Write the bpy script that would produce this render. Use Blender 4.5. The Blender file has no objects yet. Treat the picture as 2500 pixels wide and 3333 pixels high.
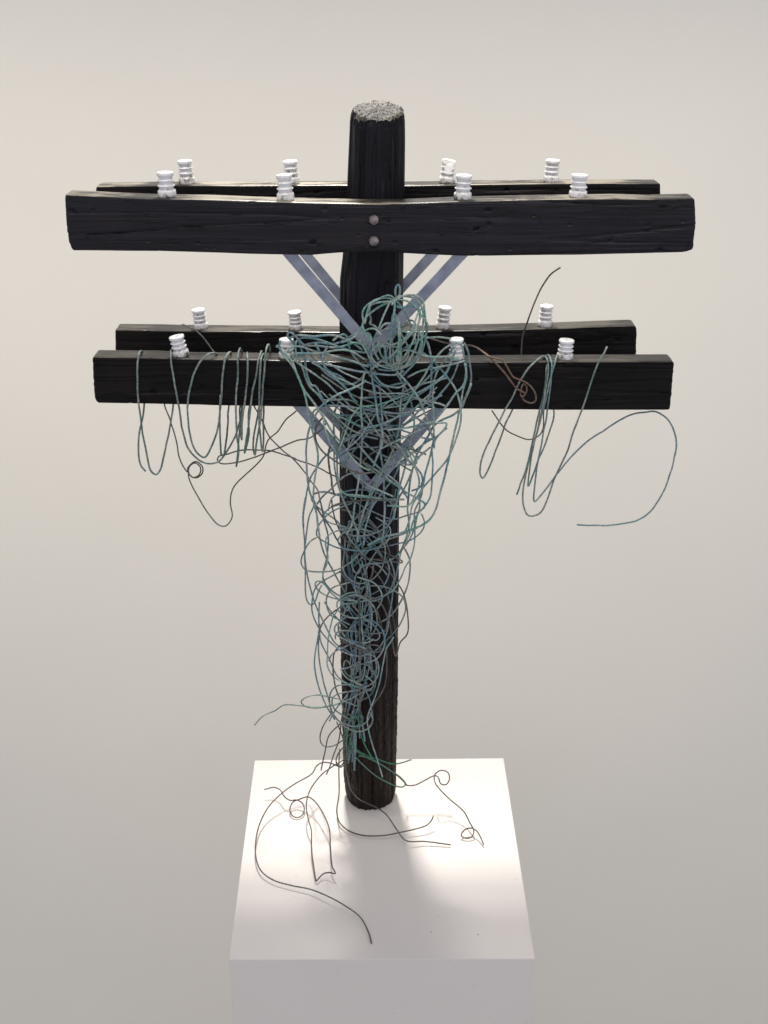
import bpy, bmesh, math, random
from mathutils import Vector, noise, Matrix

# ------------------------------------------------------------------ camera, world, lights
SC = bpy.context.scene
COL = SC.collection
F = 3918.0                      # focal length in pixels of the 2500x3333 frame
PITCH = math.radians(25)
H = 1.78                        # camera height above the plinth top (z = 0)
D = 2.258                       # horizontal distance camera -> pole axis
CAM = Vector((0, -D, H))
cam_d = bpy.data.cameras.new('camera'); cam = bpy.data.objects.new('camera', cam_d); COL.objects.link(cam)
cam.location = CAM; cam.rotation_euler = (math.radians(90) - PITCH, 0, 0)
cam_d.sensor_fit = 'VERTICAL'; cam_d.sensor_height = 36; cam_d.lens = F / 3333 * 36
cam_d.clip_start = 0.05; cam_d.clip_end = 60
SC.camera = cam

w = bpy.data.worlds.new('World'); SC.world = w; w.use_nodes = True
w.node_tree.nodes['Background'].inputs[0].default_value = (0.955, 0.955, 1.0, 1)
w.node_tree.nodes['Background'].inputs[1].default_value = 0.545

def area(name, loc, target, size, power, col, size_y=None):
    l = bpy.data.lights.new(name, 'AREA'); l.energy = power; l.color = col
    l.shape = 'RECTANGLE' if size_y else 'SQUARE'; l.size = size
    if size_y: l.size_y = size_y
    o = bpy.data.objects.new(name, l); COL.objects.link(o); o.location = loc
    o.rotation_euler = (Vector(target) - Vector(loc)).to_track_quat('-Z', 'Y').to_euler()
    return o
wash = area('wall_wash_light', (-0.7, -0.42, 2.95), (-0.6, 1.25, 0.25), 4.8, 18.0, (1.0, 0.925, 0.755), 0.6)  # unseen lamp added to brighten the wall and keep the wood fronts dark
wash.data.spread = math.radians(62)
area('side_fill_light', (2.8, -2.4, 2.2), (0.3, 0.2, 0.5), 1.6, 7, (0.86, 0.84, 1.0))  # unseen cool fill added at the front right, stands for no window
area('front_light', (-0.9, -3.4, 2.6), (0.0, 0.0, 0.7), 1.6, 8, (1.0, 0.72, 0.88))  # unseen mauve fill added to tint the plinth front and the wood
key = area('overhead_key_light', (-0.16, 0.93, 3.1), (0.0, -0.22, 0.2), 0.22, 5.8, (1.0, 0.94, 0.86), 0.42)  # unseen overhead key; long shape set to soften the crossarm shadows
key.data.spread = math.radians(40)

SC.view_settings.view_transform = 'Standard'; SC.view_settings.look = 'None'
SC.view_settings.exposure = 0.0; SC.view_settings.gamma = 1.0
SC.view_settings.use_curve_mapping = False

# ------------------------------------------------------------------ picture point -> place
cp, sp = math.cos(PITCH), math.sin(PITCH)
def ray(px, py):
    dx = (px - 1250) / F; dy = -(py - 1666.5) / F
    return Vector((dx, cp + dy * sp, -sp + dy * cp))
def at_y(px, py, y):
    r = ray(px, py); return CAM + r * ((y + D) / r.y)
def at_z(px, py, z):
    r = ray(px, py); return CAM + r * ((z - H) / r.z)
def lerp(a, b, t): return a + (b - a) * t
def pl(pts, x):
    if x <= pts[0][0]: return pts[0][1]
    for (a, b), (c, d) in zip(pts, pts[1:]):
        if x <= c: return b + (d - b) * (x - a) / (c - a)
    return pts[-1][1]

# ------------------------------------------------------------------ materials
def mat(name):
    m = bpy.data.materials.new(name); m.use_nodes = True
    nt = m.node_tree; return m, nt, nt.nodes['Principled BSDF']
def N(nt, t, **kw):
    n = nt.nodes.new(t)
    for k, v in kw.items():
        if k in n.inputs: n.inputs[k].default_value = v
        else: setattr(n, k, v)
    return n
def ramp(nt, src, stops):
    r = nt.nodes.new('ShaderNodeValToRGB'); e = r.color_ramp.elements
    while len(e) < len(stops): e.new(0.5)
    for el, (p, c) in zip(e, stops): el.position = p; el.color = (*c, 1)
    nt.links.new(src, r.inputs[0]); return r
def mapped(nt, scale, off=(0, 0, 0)):
    tc = nt.nodes.new('ShaderNodeTexCoord'); mp = nt.nodes.new('ShaderNodeMapping')
    mp.inputs['Scale'].default_value = scale; mp.inputs['Location'].default_value = off
    nt.links.new(tc.outputs['Object'], mp.inputs[0]); return mp.outputs[0]

def wood(name, axis, base, hi, warm, rough=0.42, bump=0.9, spec=0.30):
    m, nt, b = mat(name); L = nt.links
    s = {'x': (3.0, 90, 90), 'z': (90, 90, 3.0)}[axis]
    s2 = {'x': (1.6, 34, 34), 'z': (34, 34, 1.6)}[axis]
    n1 = N(nt, 'ShaderNodeTexNoise', Scale=1.0, Detail=8.0, Roughness=0.65); L.new(mapped(nt, s), n1.inputs['Vector'])
    n2 = N(nt, 'ShaderNodeTexNoise', Scale=1.0, Detail=5.0, Roughness=0.6, Distortion=0.6); L.new(mapped(nt, s2), n2.inputs['Vector'])
    n3 = N(nt, 'ShaderNodeTexNoise', Scale=5.0, Detail=6.0, Roughness=0.6); L.new(mapped(nt, (1, 1, 1)), n3.inputs['Vector'])
    # long thin drying cracks: narrow band of the stretched noise
    ck = ramp(nt, n2.outputs['Fac'], [(0.494, (1, 1, 1)), (0.5, (0, 0, 0)), (0.506, (1, 1, 1))])
    # pits
    v = N(nt, 'ShaderNodeTexVoronoi', Scale=38.0); L.new(mapped(nt, (0.6, 1, 1) if axis == 'x' else (1, 1, 0.6)), v.inputs['Vector'])
    pit = ramp(nt, v.outputs['Distance'], [(0.05, (0, 0, 0)), (0.13, (1, 1, 1))])
    c1 = ramp(nt, n3.outputs['Fac'], [(0.3, base), (0.55, hi), (0.75, warm)])
    mx = N(nt, 'ShaderNodeMix', data_type='RGBA', blend_type='MULTIPLY'); mx.inputs[0].default_value = 0.75
    L.new(c1.outputs[0], mx.inputs[6]); L.new(ck.outputs[0], mx.inputs[7])
    mg = N(nt, 'ShaderNodeMix', data_type='RGBA', blend_type='MULTIPLY'); mg.inputs[0].default_value = 0.6
    g = ramp(nt, n1.outputs['Fac'], [(0.3, (0.35, 0.35, 0.35)), (0.65, (1.25, 1.25, 1.25))])
    L.new(mx.outputs[2], mg.inputs[6]); L.new(g.outputs[0], mg.inputs[7])
    # painted sheen: thin paler streaks along the grain stand in for glints
    n4 = N(nt, 'ShaderNodeTexNoise', Scale=1.0, Detail=4.0, Roughness=0.7, Distortion=0.4)
    L.new(mapped(nt, (2.5, 140, 140) if axis == 'x' else (140, 140, 2.5), (3.1, 1.7, 5.3)), n4.inputs['Vector'])
    st = ramp(nt, n4.outputs['Fac'], [(0.61, (0, 0, 0)), (0.69, (0.022, 0.021, 0.026)), (0.76, (0.06, 0.057, 0.06))])
    sg = N(nt, 'ShaderNodeMix', data_type='RGBA', blend_type='ADD'); sg.inputs[0].default_value = 1.0
    body = mg.outputs[2]
    if axis == 'z':      # the foot of the pole is bare brown wood under the tar
        tz = nt.nodes.new('ShaderNodeTexCoord'); sz = nt.nodes.new('ShaderNodeSeparateXYZ'); L.new(tz.outputs['Object'], sz.inputs[0])
        az = N(nt, 'ShaderNodeMath', operation='MULTIPLY_ADD'); az.inputs[1].default_value = 0.5; L.new(n3.outputs['Fac'], az.inputs[0]); L.new(sz.outputs['Z'], az.inputs[2])
        mz = N(nt, 'ShaderNodeMapRange'); mz.inputs[1].default_value = 0.45; mz.inputs[2].default_value = 1.0; mz.inputs[3].default_value = 1.0; mz.inputs[4].default_value = 0.0
        L.new(az.outputs[0], mz.inputs[0])
        br = ramp(nt, n1.outputs['Fac'], [(0.3, (0.006, 0.004, 0.003)), (0.6, (0.022, 0.014, 0.011)), (0.75, (0.05, 0.034, 0.026))])
        mb = N(nt, 'ShaderNodeMix', data_type='RGBA'); L.new(mz.outputs[0], mb.inputs[0]); L.new(body, mb.inputs[6]); L.new(br.outputs[0], mb.inputs[7]); body = mb.outputs[2]
    L.new(body, sg.inputs[6]); L.new(st.outputs[0], sg.inputs[7])
    L.new(sg.outputs[2], b.inputs['Base Color'])
    rr = N(nt, 'ShaderNodeMapRange'); rr.inputs[3].default_value = rough - 0.10; rr.inputs[4].default_value = rough + 0.25
    L.new(n3.outputs['Fac'], rr.inputs[0]); L.new(rr.outputs[0], b.inputs['Roughness'])
    a1 = N(nt, 'ShaderNodeMath', operation='MULTIPLY'); a1.inputs[1].default_value = 0.9; L.new(n1.outputs['Fac'], a1.inputs[0])
    a2 = N(nt, 'ShaderNodeMath', operation='MULTIPLY_ADD'); a2.inputs[1].default_value = 0.8; L.new(ck.outputs[0], a2.inputs[0]); L.new(a1.outputs[0], a2.inputs[2])
    a3 = N(nt, 'ShaderNodeMath', operation='MULTIPLY_ADD'); a3.inputs[1].default_value = 0.5; L.new(pit.outputs[0], a3.inputs[0]); L.new(a2.outputs[0], a3.inputs[2])
    b.inputs['Specular IOR Level'].default_value = spec
    bp = N(nt, 'ShaderNodeBump', Strength=bump, Distance=0.0042); L.new(a3.outputs[0], bp.inputs['Height'])
    L.new(bp.outputs[0], b.inputs['Normal'])
    return m
M_ARM = wood('tarred_crossarm_wood', 'x', (0.005, 0.005, 0.009), (0.010, 0.010, 0.017), (0.018, 0.015, 0.017), 0.38, 1.0, 0.26)
M_ARM_LOW = wood('charred_crossarm_wood', 'x', (0.003, 0.003, 0.004), (0.008, 0.007, 0.008), (0.020, 0.012, 0.011), 0.5, 1.0, 0.14)
M_POLE = wood('tarred_pole_wood', 'z', (0.003, 0.003, 0.005), (0.009, 0.009, 0.015), (0.020, 0.013, 0.012), 0.45, 1.0, 0.17)

def end_grain():
    m, nt, b = mat('weathered_end_grain'); L = nt.links
    n = N(nt, 'ShaderNodeTexNoise', Scale=34.0, Detail=8.0, Roughness=0.7, Distortion=1.2); L.new(mapped(nt, (0.6, 1, 1)), n.inputs['Vector'])
    c = ramp(nt, n.outputs['Fac'], [(0.46, (0.010, 0.009, 0.009)), (0.56, (0.07, 0.065, 0.058)), (0.68, (0.34, 0.31, 0.28))])
    L.new(c.outputs[0], b.inputs['Base Color']); b.inputs['Roughness'].default_value = 0.55
    bp = N(nt, 'ShaderNodeBump', Strength=1.0, Distance=0.004); L.new(n.outputs['Fac'], bp.inputs['Height']); L.new(bp.outputs[0], b.inputs['Normal'])
    return m
M_END = end_grain()
def glare_top(name, k):  # glare on the arm tops, painted into the colour as pale streaks
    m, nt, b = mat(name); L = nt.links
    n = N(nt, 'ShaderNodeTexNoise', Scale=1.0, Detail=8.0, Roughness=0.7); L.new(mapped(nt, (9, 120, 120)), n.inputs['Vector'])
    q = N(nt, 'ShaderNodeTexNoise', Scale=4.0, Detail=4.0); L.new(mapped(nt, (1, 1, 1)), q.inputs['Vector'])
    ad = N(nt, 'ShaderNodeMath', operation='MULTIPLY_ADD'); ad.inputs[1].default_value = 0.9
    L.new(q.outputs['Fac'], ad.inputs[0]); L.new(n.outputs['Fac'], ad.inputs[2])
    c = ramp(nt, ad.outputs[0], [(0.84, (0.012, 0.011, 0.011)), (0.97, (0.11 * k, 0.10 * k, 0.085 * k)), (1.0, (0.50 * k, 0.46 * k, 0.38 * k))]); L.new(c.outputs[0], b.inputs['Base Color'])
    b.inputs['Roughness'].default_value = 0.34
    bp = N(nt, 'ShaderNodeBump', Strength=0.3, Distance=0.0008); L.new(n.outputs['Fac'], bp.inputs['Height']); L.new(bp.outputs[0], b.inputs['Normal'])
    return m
M_TOP = glare_top('painted_glare_arm_top', 0.6)
M_TOP_LOW = glare_top('faint_painted_glare_arm_top', 0.16)

def porcelain():
    m, nt, b = mat('chipped_white_porcelain'); L = nt.links
    oi = nt.nodes.new('ShaderNodeObjectInfo')
    mp = nt.nodes.new('ShaderNodeMapping'); tc = nt.nodes.new('ShaderNodeTexCoord')
    L.new(tc.outputs['Object'], mp.inputs[0]); L.new(oi.outputs['Location'], mp.inputs['Location'])
    n = N(nt, 'ShaderNodeTexNoise', Scale=70.0, Detail=7.0, Roughness=0.7, Distortion=0.9); L.new(mp.outputs[0], n.inputs['Vector'])
    sx = nt.nodes.new('ShaderNodeSeparateXYZ'); L.new(tc.outputs['Object'], sx.inputs[0])
    # more grime on the foot of each insulator
    mr = N(nt, 'ShaderNodeMapRange'); mr.inputs[1].default_value = 0.0; mr.inputs[2].default_value = 0.02; mr.inputs[3].default_value = 0.12; mr.inputs[4].default_value = 0.0
    L.new(sx.outputs['Z'], mr.inputs[0])
    ad = N(nt, 'ShaderNodeMath', operation='ADD'); L.new(n.outputs['Fac'], ad.inputs[0]); L.new(mr.outputs[0], ad.inputs[1])
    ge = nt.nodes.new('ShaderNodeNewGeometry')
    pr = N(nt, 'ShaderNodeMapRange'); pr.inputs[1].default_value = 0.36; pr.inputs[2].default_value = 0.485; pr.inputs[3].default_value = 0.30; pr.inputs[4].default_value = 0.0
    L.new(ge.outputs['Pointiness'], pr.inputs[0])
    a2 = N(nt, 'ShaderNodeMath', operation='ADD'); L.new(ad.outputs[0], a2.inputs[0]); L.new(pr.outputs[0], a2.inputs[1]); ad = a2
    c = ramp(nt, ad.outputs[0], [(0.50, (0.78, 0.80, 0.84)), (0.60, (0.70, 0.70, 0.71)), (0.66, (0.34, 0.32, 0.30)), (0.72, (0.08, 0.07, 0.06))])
    L.new(c.outputs[0], b.inputs['Base Color']); b.inputs['Roughness'].default_value = 0.28
    bp = N(nt, 'ShaderNodeBump', Strength=0.6, Distance=0.0015); L.new(n.outputs['Fac'], bp.inputs['Height']); L.new(bp.outputs[0], b.inputs['Normal'])
    return m
M_PORC = porcelain()

def metal(name, c1, c2, rough, metallic=0.6, scale=30):
    m, nt, b = mat(name); L = nt.links
    n = N(nt, 'ShaderNodeTexNoise', Scale=scale, Detail=7.0, Roughness=0.6); L.new(mapped(nt, (1, 1, 1)), n.inputs['Vector'])
    c = ramp(nt, n.outputs['Fac'], [(0.35, c1), (0.68, c2)]); L.new(c.outputs[0], b.inputs['Base Color'])
    b.inputs['Metallic'].default_value = metallic; b.inputs['Roughness'].default_value = rough
    bp = N(nt, 'ShaderNodeBump', Strength=0.4, Distance=0.001); L.new(n.outputs['Fac'], bp.inputs['Height']); L.new(bp.outputs[0], b.inputs['Normal'])
    return m
M_BRACE = metal('galvanised_steel', (0.25, 0.28, 0.37), (0.40, 0.44, 0.55), 0.36, 0.25)
M_BOLT = metal('old_bolt_steel', (0.09, 0.075, 0.075), (0.42, 0.38, 0.39), 0.38, 0.6, 160)

def wire_mat(name, cols, big=9.0, rough=0.62, fine=260, metallic=0.0):
    m, nt, b = mat(name); L = nt.links
    oi = nt.nodes.new('ShaderNodeObjectInfo')
    tc = nt.nodes.new('ShaderNodeTexCoord')
    ad = N(nt, 'ShaderNodeVectorMath', operation='ADD')
    sc = N(nt, 'ShaderNodeVectorMath', operation='SCALE'); sc.inputs['Scale'].default_value = 7.0
    cb = nt.nodes.new('ShaderNodeCombineXYZ'); L.new(oi.outputs['Random'], cb.inputs[0]); L.new(oi.outputs['Random'], cb.inputs[1])
    L.new(cb.outputs[0], sc.inputs[0]); L.new(tc.outputs['Object'], ad.inputs[0]); L.new(sc.outputs[0], ad.inputs[1])
    n = N(nt, 'ShaderNodeTexNoise', Scale=big, Detail=3.0, Roughness=0.6); L.new(ad.outputs[0], n.inputs['Vector'])
    k = len(cols)
    c = ramp(nt, n.outputs['Fac'], [(0.30 + 0.42 * i / (k - 1), cc) for i, cc in enumerate(cols)])
    f = N(nt, 'ShaderNodeTexNoise', Scale=fine, Detail=4.0, Roughness=0.7); L.new(ad.outputs[0], f.inputs['Vector'])
    g = ramp(nt, f.outputs['Fac'], [(0.36, (0.50, 0.51, 0.53)), (0.5, (0.95, 0.95, 0.95)), (0.66, (1.55, 1.6, 1.6))])
    mx = N(nt, 'ShaderNodeMix', data_type='RGBA', blend_type='MULTIPLY'); mx.inputs[0].default_value = 0.85
    L.new(c.outputs[0], mx.inputs[6]); L.new(g.outputs[0], mx.inputs[7]); L.new(mx.outputs[2], b.inputs['Base Color'])
    b.inputs['Roughness'].default_value = rough; b.inputs['Metallic'].default_value = metallic
    bp = N(nt, 'ShaderNodeBump', Strength=0.7, Distance=0.0008); L.new(f.outputs['Fac'], bp.inputs['Height']); L.new(bp.outputs[0], b.inputs['Normal'])
    return m
M_TEAL = wire_mat('verdigris_copper', [(0.09, 0.16, 0.22), (0.14, 0.28, 0.31), (0.34, 0.40, 0.38), (0.14, 0.36, 0.30), (0.28, 0.32, 0.32)])
M_BLUE = wire_mat('blue_grey_patina', [(0.08, 0.13, 0.19), (0.13, 0.24, 0.29), (0.26, 0.30, 0.33), (0.12, 0.26, 0.28), (0.23, 0.25, 0.27)])
M_GREEN = wire_mat('green_patina', [(0.03, 0.10, 0.07), (0.06, 0.25, 0.14), (0.11, 0.20, 0.17), (0.05, 0.20, 0.12)])
M_DARK = wire_mat('dull_dark_copper', [(0.04, 0.036, 0.036), (0.11, 0.095, 0.08), (0.15, 0.16, 0.15), (0.07, 0.065, 0.065)], fine=200)
M_BROWN = wire_mat('brown_oxidised_copper', [(0.08, 0.055, 0.045), (0.16, 0.095, 0.065), (0.12, 0.11, 0.095), (0.13, 0.07, 0.05)], fine=200)
M_PALE = wire_mat('pale_grey_green_wire', [(0.09, 0.15, 0.15), (0.13, 0.22, 0.19), (0.27, 0.30, 0.28), (0.13, 0.19, 0.19), (0.18, 0.17, 0.15)], fine=200)

def paint(name, base, var, rough, scale=3.0, bump=0.15, specks=False):
    m, nt, b = mat(name); L = nt.links
    n = N(nt, 'ShaderNodeTexNoise', Scale=scale, Detail=6.0, Roughness=0.6); L.new(mapped(nt, (1, 1, 1)), n.inputs['Vector'])
    c = ramp(nt, n.outputs['Fac'], [(0.3, tuple(x * (1 - var) for x in base)), (0.7, base)])
    out = c.outputs[0]
    if specks:
        v = N(nt, 'ShaderNodeTexNoise', Scale=120.0, Detail=2.0); L.new(mapped(nt, (1, 1, 1)), v.inputs['Vector'])
        s = ramp(nt, v.outputs['Fac'], [(0.22, (0.55, 0.52, 0.52)), (0.27, (1, 1, 1))])
        mx = N(nt, 'ShaderNodeMix', data_type='RGBA', blend_type='MULTIPLY'); mx.inputs[0].default_value = 1.0
        L.new(out, mx.inputs[6]); L.new(s.outputs[0], mx.inputs[7]); out = mx.outputs[2]
    L.new(out, b.inputs['Base Color']); b.inputs['Roughness'].default_value = rough
    f = N(nt, 'ShaderNodeTexNoise', Scale=180.0, Detail=3.0); L.new(mapped(nt, (1, 1, 1)), f.inputs['Vector'])
    bp = N(nt, 'ShaderNodeBump', Strength=bump, Distance=0.001); L.new(f.outputs['Fac'], bp.inputs['Height']); L.new(bp.outputs[0], b.inputs['Normal'])
    return m
M_WALL = paint('matt_wall_paint', (0.80, 0.785, 0.75), 0.03, 0.9, 1.3)
M_PLINTH = paint('white_plinth_paint', (0.79, 0.755, 0.73), 0.03, 0.55, 5.0, 0.1, True)

# ------------------------------------------------------------------ object helpers
def link(name, verts, faces, material, parent=None, smooth=True):
    me = bpy.data.meshes.new(name); me.from_pydata([tuple(v) for v in verts], [], faces); me.update()
    if smooth:
        me.polygons.foreach_set('use_smooth', [True] * len(me.polygons))
    me.materials.append(material)
    o = bpy.data.objects.new(name, me); COL.objects.link(o)
    if parent is not None: put_under(o, parent)
    return o
def world_loc(o):
    p = Vector(o.location); q = o.parent
    while q: p += q.location; q = q.parent
    return p
def put_under(o, parent):
    o.parent = parent; o.location = Vector(o.location) - world_loc(parent)
def from_bm(name, bm, material, parent=None, smooth=True, loc=None):
    me = bpy.data.meshes.new(name); bm.to_mesh(me); bm.free()
    if smooth: me.polygons.foreach_set('use_smooth', [True] * len(me.polygons))
    me.materials.append(material)
    o = bpy.data.objects.new(name, me); COL.objects.link(o)
    if loc is not None: o.location = loc
    if parent is not None: put_under(o, parent)
    return o
def empty(name, loc, label, cat):
    o = bpy.data.objects.new(name, None); COL.objects.link(o); o.location = loc; o.empty_display_size = 0.05
    o['label'] = label; o['category'] = cat; return o
def tag(o, label, cat, group=None):
    o['label'] = label; o['category'] = cat
    if group: o['group'] = group

# ------------------------------------------------------------------ setting: wall running into the floor
WALL_Y, FLOOR_Z, RC = 1.25, -2.5, 0.12
prof = [(-6.0, FLOOR_Z), (-3, FLOOR_Z), (-1, FLOOR_Z)]
for i in range(25):
    a = math.radians(90 * i / 24)
    prof.append((WALL_Y - RC + RC * math.sin(a), FLOOR_Z + RC - RC * math.cos(a)))
prof += [(WALL_Y, 1.2), (WALL_Y, 5.0)]
vs, fs = [], []
xs = [-6, -3, 0, 3, 6]
for (y, z) in prof:
    for x in xs: vs.append((x, y, z))
for i in range(len(prof) - 1):
    for j in range(len(xs) - 1):
        a = i * len(xs) + j; fs.append((a, a + 1, a + len(xs) + 1, a + len(xs)))
wall = link('wall', vs, fs, M_WALL); wall['kind'] = 'structure'

# ------------------------------------------------------------------ plinth
S = 2500 / 1659
fl, fr = at_z(494 * S, 2073 * S, 0), at_z(1156 * S, 2071 * S, 0)
bl, br = at_z(550 * S, 1642 * S, 0), at_z(1088 * S, 1637 * S, 0)
bm = bmesh.new()
top = [bm.verts.new(p) for p in (fl, fr, br, bl)]
bot = [bm.verts.new(p + Vector((0, 0, FLOOR_Z))) for p in (fl, fr, br, bl)]
bm.faces.new(top); bm.faces.new(bot[::-1])
for i in range(4):
    j = (i + 1) % 4; bm.faces.new((top[i], bot[i], bot[j], top[j]))
bmesh.ops.recalc_face_normals(bm, faces=bm.faces)
bmesh.ops.bevel(bm, geom=[e for e in bm.edges], offset=0.0022, segments=3, affect='EDGES', profile=0.5)
plinth = from_bm('plinth', bm, M_PLINTH, smooth=False)
tag(plinth, 'tall white painted plinth that the black pole stands on', 'plinth')

# ------------------------------------------------------------------ the utility pole
PX, PY = at_y(801 * S, 1722 * S, 0).x, 0.0
up = empty('utility_pole', (PX, 0, 0), 'black tarred wooden utility pole with four crossarms and white insulators standing on the plinth', 'utility pole')

# shaft: silhouette rows (picture y, left x, right x) in the 1659-wide frame
rows = [(238, 755, 876), (300, 753, 877), (430, 749, 876), (600, 735, 871), (760, 734, 869), (900, 731, 866), (1100, 733, 864),
        (1300, 736, 861), (1450, 736, 859), (1600, 741, 858), (1680, 744, 856), (1722, 747, 854)]
prof = []
for (y, a, b) in rows:
    pa, pb = at_y(a * S, y * S, 0), at_y(b * S, y * S, 0)
    prof.append((pa.z, (pa.x + pb.x) / 2, (pb.x - pa.x) / 2))
prof.sort()
ZTOP = prof[-1][0]
def shaft_at(z): return pl([(p[0], p[1]) for p in prof], z), pl([(p[0], p[2]) for p in prof], z)
NA, NZ = 220, 700
vs, fs = [], []
def wood_disp(x, y, z, ax):
    if ax == 'z': q = Vector((x * 60, y * 60, z * 2.2)); q2 = Vector((x * 150, y * 150, z * 5)); q3 = Vector((x * 14, y * 14, z * 5))
    else: q = Vector((x * 2.2, y * 60, z * 60)); q2 = Vector((x * 6, y * 150, z * 150)); q3 = Vector((x * 5, y * 14, z * 14))
    d = noise.noise(q) * (0.0011 if ax == 'z' else 0.0007) + noise.noise(q2) * 0.0006 + noise.noise(q3) * (0.0014 if ax == 'z' else 0.0004)
    if ax == 'x':        # nicks and worm holes
        g = noise.noise(Vector((x * 45, y * 70, z * 70))); d -= 0.012 * max(0, g - 0.52)
    c = abs(noise.noise(q * 0.55 + Vector((7, 3, 1))))
    if c < 0.05: d -= (0.05 - c) * 0.035
    return d
for i in range(NZ + 1):
    t = i / NZ
    z = ZTOP * t
    cx, r = shaft_at(z)
    for j in range(NA):
        a = 2 * math.pi * j / NA
        x, y = math.cos(a), math.sin(a)
        rr = r
        if z < 0.03: rr *= 1 - 0.07 * (1 - z / 0.03) ** 2
        rr += 1.9 * wood_disp(cx + x * r, y * r, z, 'z') - 0.0006 - 0.006 * max(0, 0.10 - abs(noise.noise(Vector((x * 2.6, y * 2.6, z * 0.9 + 4))))) / 0.10 * 0.5
        hew = min(1, max(0, (0.62 - z) / 0.25))
        if hew > 0:
            q = Vector((x * 7, y * 7, z * 45)); rr += hew * (0.0016 * noise.noise(q) - 0.0022 * abs(noise.noise(q * 2.1 + Vector((3, 1, 7)))) + 0.0008)
            g = noise.noise(Vector((x * 16 + z * 30, y * 16, z * 70)));  rr -= hew * 0.0025 * max(0, g - 0.25)
        if z > ZTOP - 0.018: rr -= 0.004 * ((z - ZTOP + 0.018) / 0.018) ** 2 + 0.0025 * abs(noise.noise(Vector((x * 9, y * 9, z * 60))))
        # upper cut is slanted: lower at the front
        zz = z
        if t > 0.9:
            zz += (t - 0.9) / 0.1 * (0.0095 * y + 0.003 * noise.noise(Vector((x * 3, y * 3, 2))) + 0.0015 * noise.noise(Vector((x * 14, y * 14, 2))))
        vs.append((cx + x * rr - PX, y * rr, max(zz, 0)))
for i in range(NZ):
    for j in range(NA):
        k = (j + 1) % NA; fs.append((i * NA + j, i * NA + k, (i + 1) * NA + k, (i + 1) * NA + j))
fs.append(tuple(range(NA))[::-1])
shaft = link('pole', vs, fs, M_POLE); shaft.location = (PX, 0, 0); put_under(shaft, up)
# sawn top with rough end grain, a disc that closes the shaft
rim = [Vector(v) for v in vs[NZ * NA:]]
cen = sum(rim, Vector()) / NA
dv, df = [cen + Vector((0, 0, 0.003))], []
NR = 22
for k in range(1, NR + 1):
    for j in range(NA):
        p = cen.lerp(rim[j], k / NR)
        if k < NR:
            p.z += 0.0030 * noise.noise(Vector((p.x * 70, p.y * 110, 3))) + 0.002 * noise.noise(Vector((p.x * 240, p.y * 260, 3))) + 0.002
        dv.append(p)
for j in range(NA): df.append((0, 1 + j, 1 + (j + 1) % NA))
for k in range(NR - 1):
    for j in range(NA):
        a = 1 + k * NA; b2 = a + NA; jj = (j + 1) % NA
        df.append((a + j, b2 + j, b2 + jj, a + jj))
# a ragged lip of bare fibres hanging over the rim
base = 1 + (NR - 1) * NA
n0 = len(dv)
for j in range(NA):
    a = 2 * math.pi * j / NA
    dn = 0.002 + 0.006 * max(0, noise.noise(Vector((math.cos(a) * 7, math.sin(a) * 7, 5)))) + 0.008 * max(0, noise.noise(Vector((math.cos(a) * 25, math.sin(a) * 25, 9))))
    if math.cos(a) < -0.3: dn += 0.008 * (-math.cos(a) - 0.3)
    p = rim[j].copy(); dirv = Vector((math.cos(a), math.sin(a), 0)); p += dirv * 0.0035; p.z -= dn; dv.append(p)
for j in range(NA):
    jj = (j + 1) % NA; df.append((base + j, n0 + j, n0 + jj, base + jj))
capo = link('sawn_top', dv, df, M_END); capo.location = (PX, 0, 0); put_under(capo, up)
capo['label'] = 'pale rough sawn top of the pole'

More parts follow.
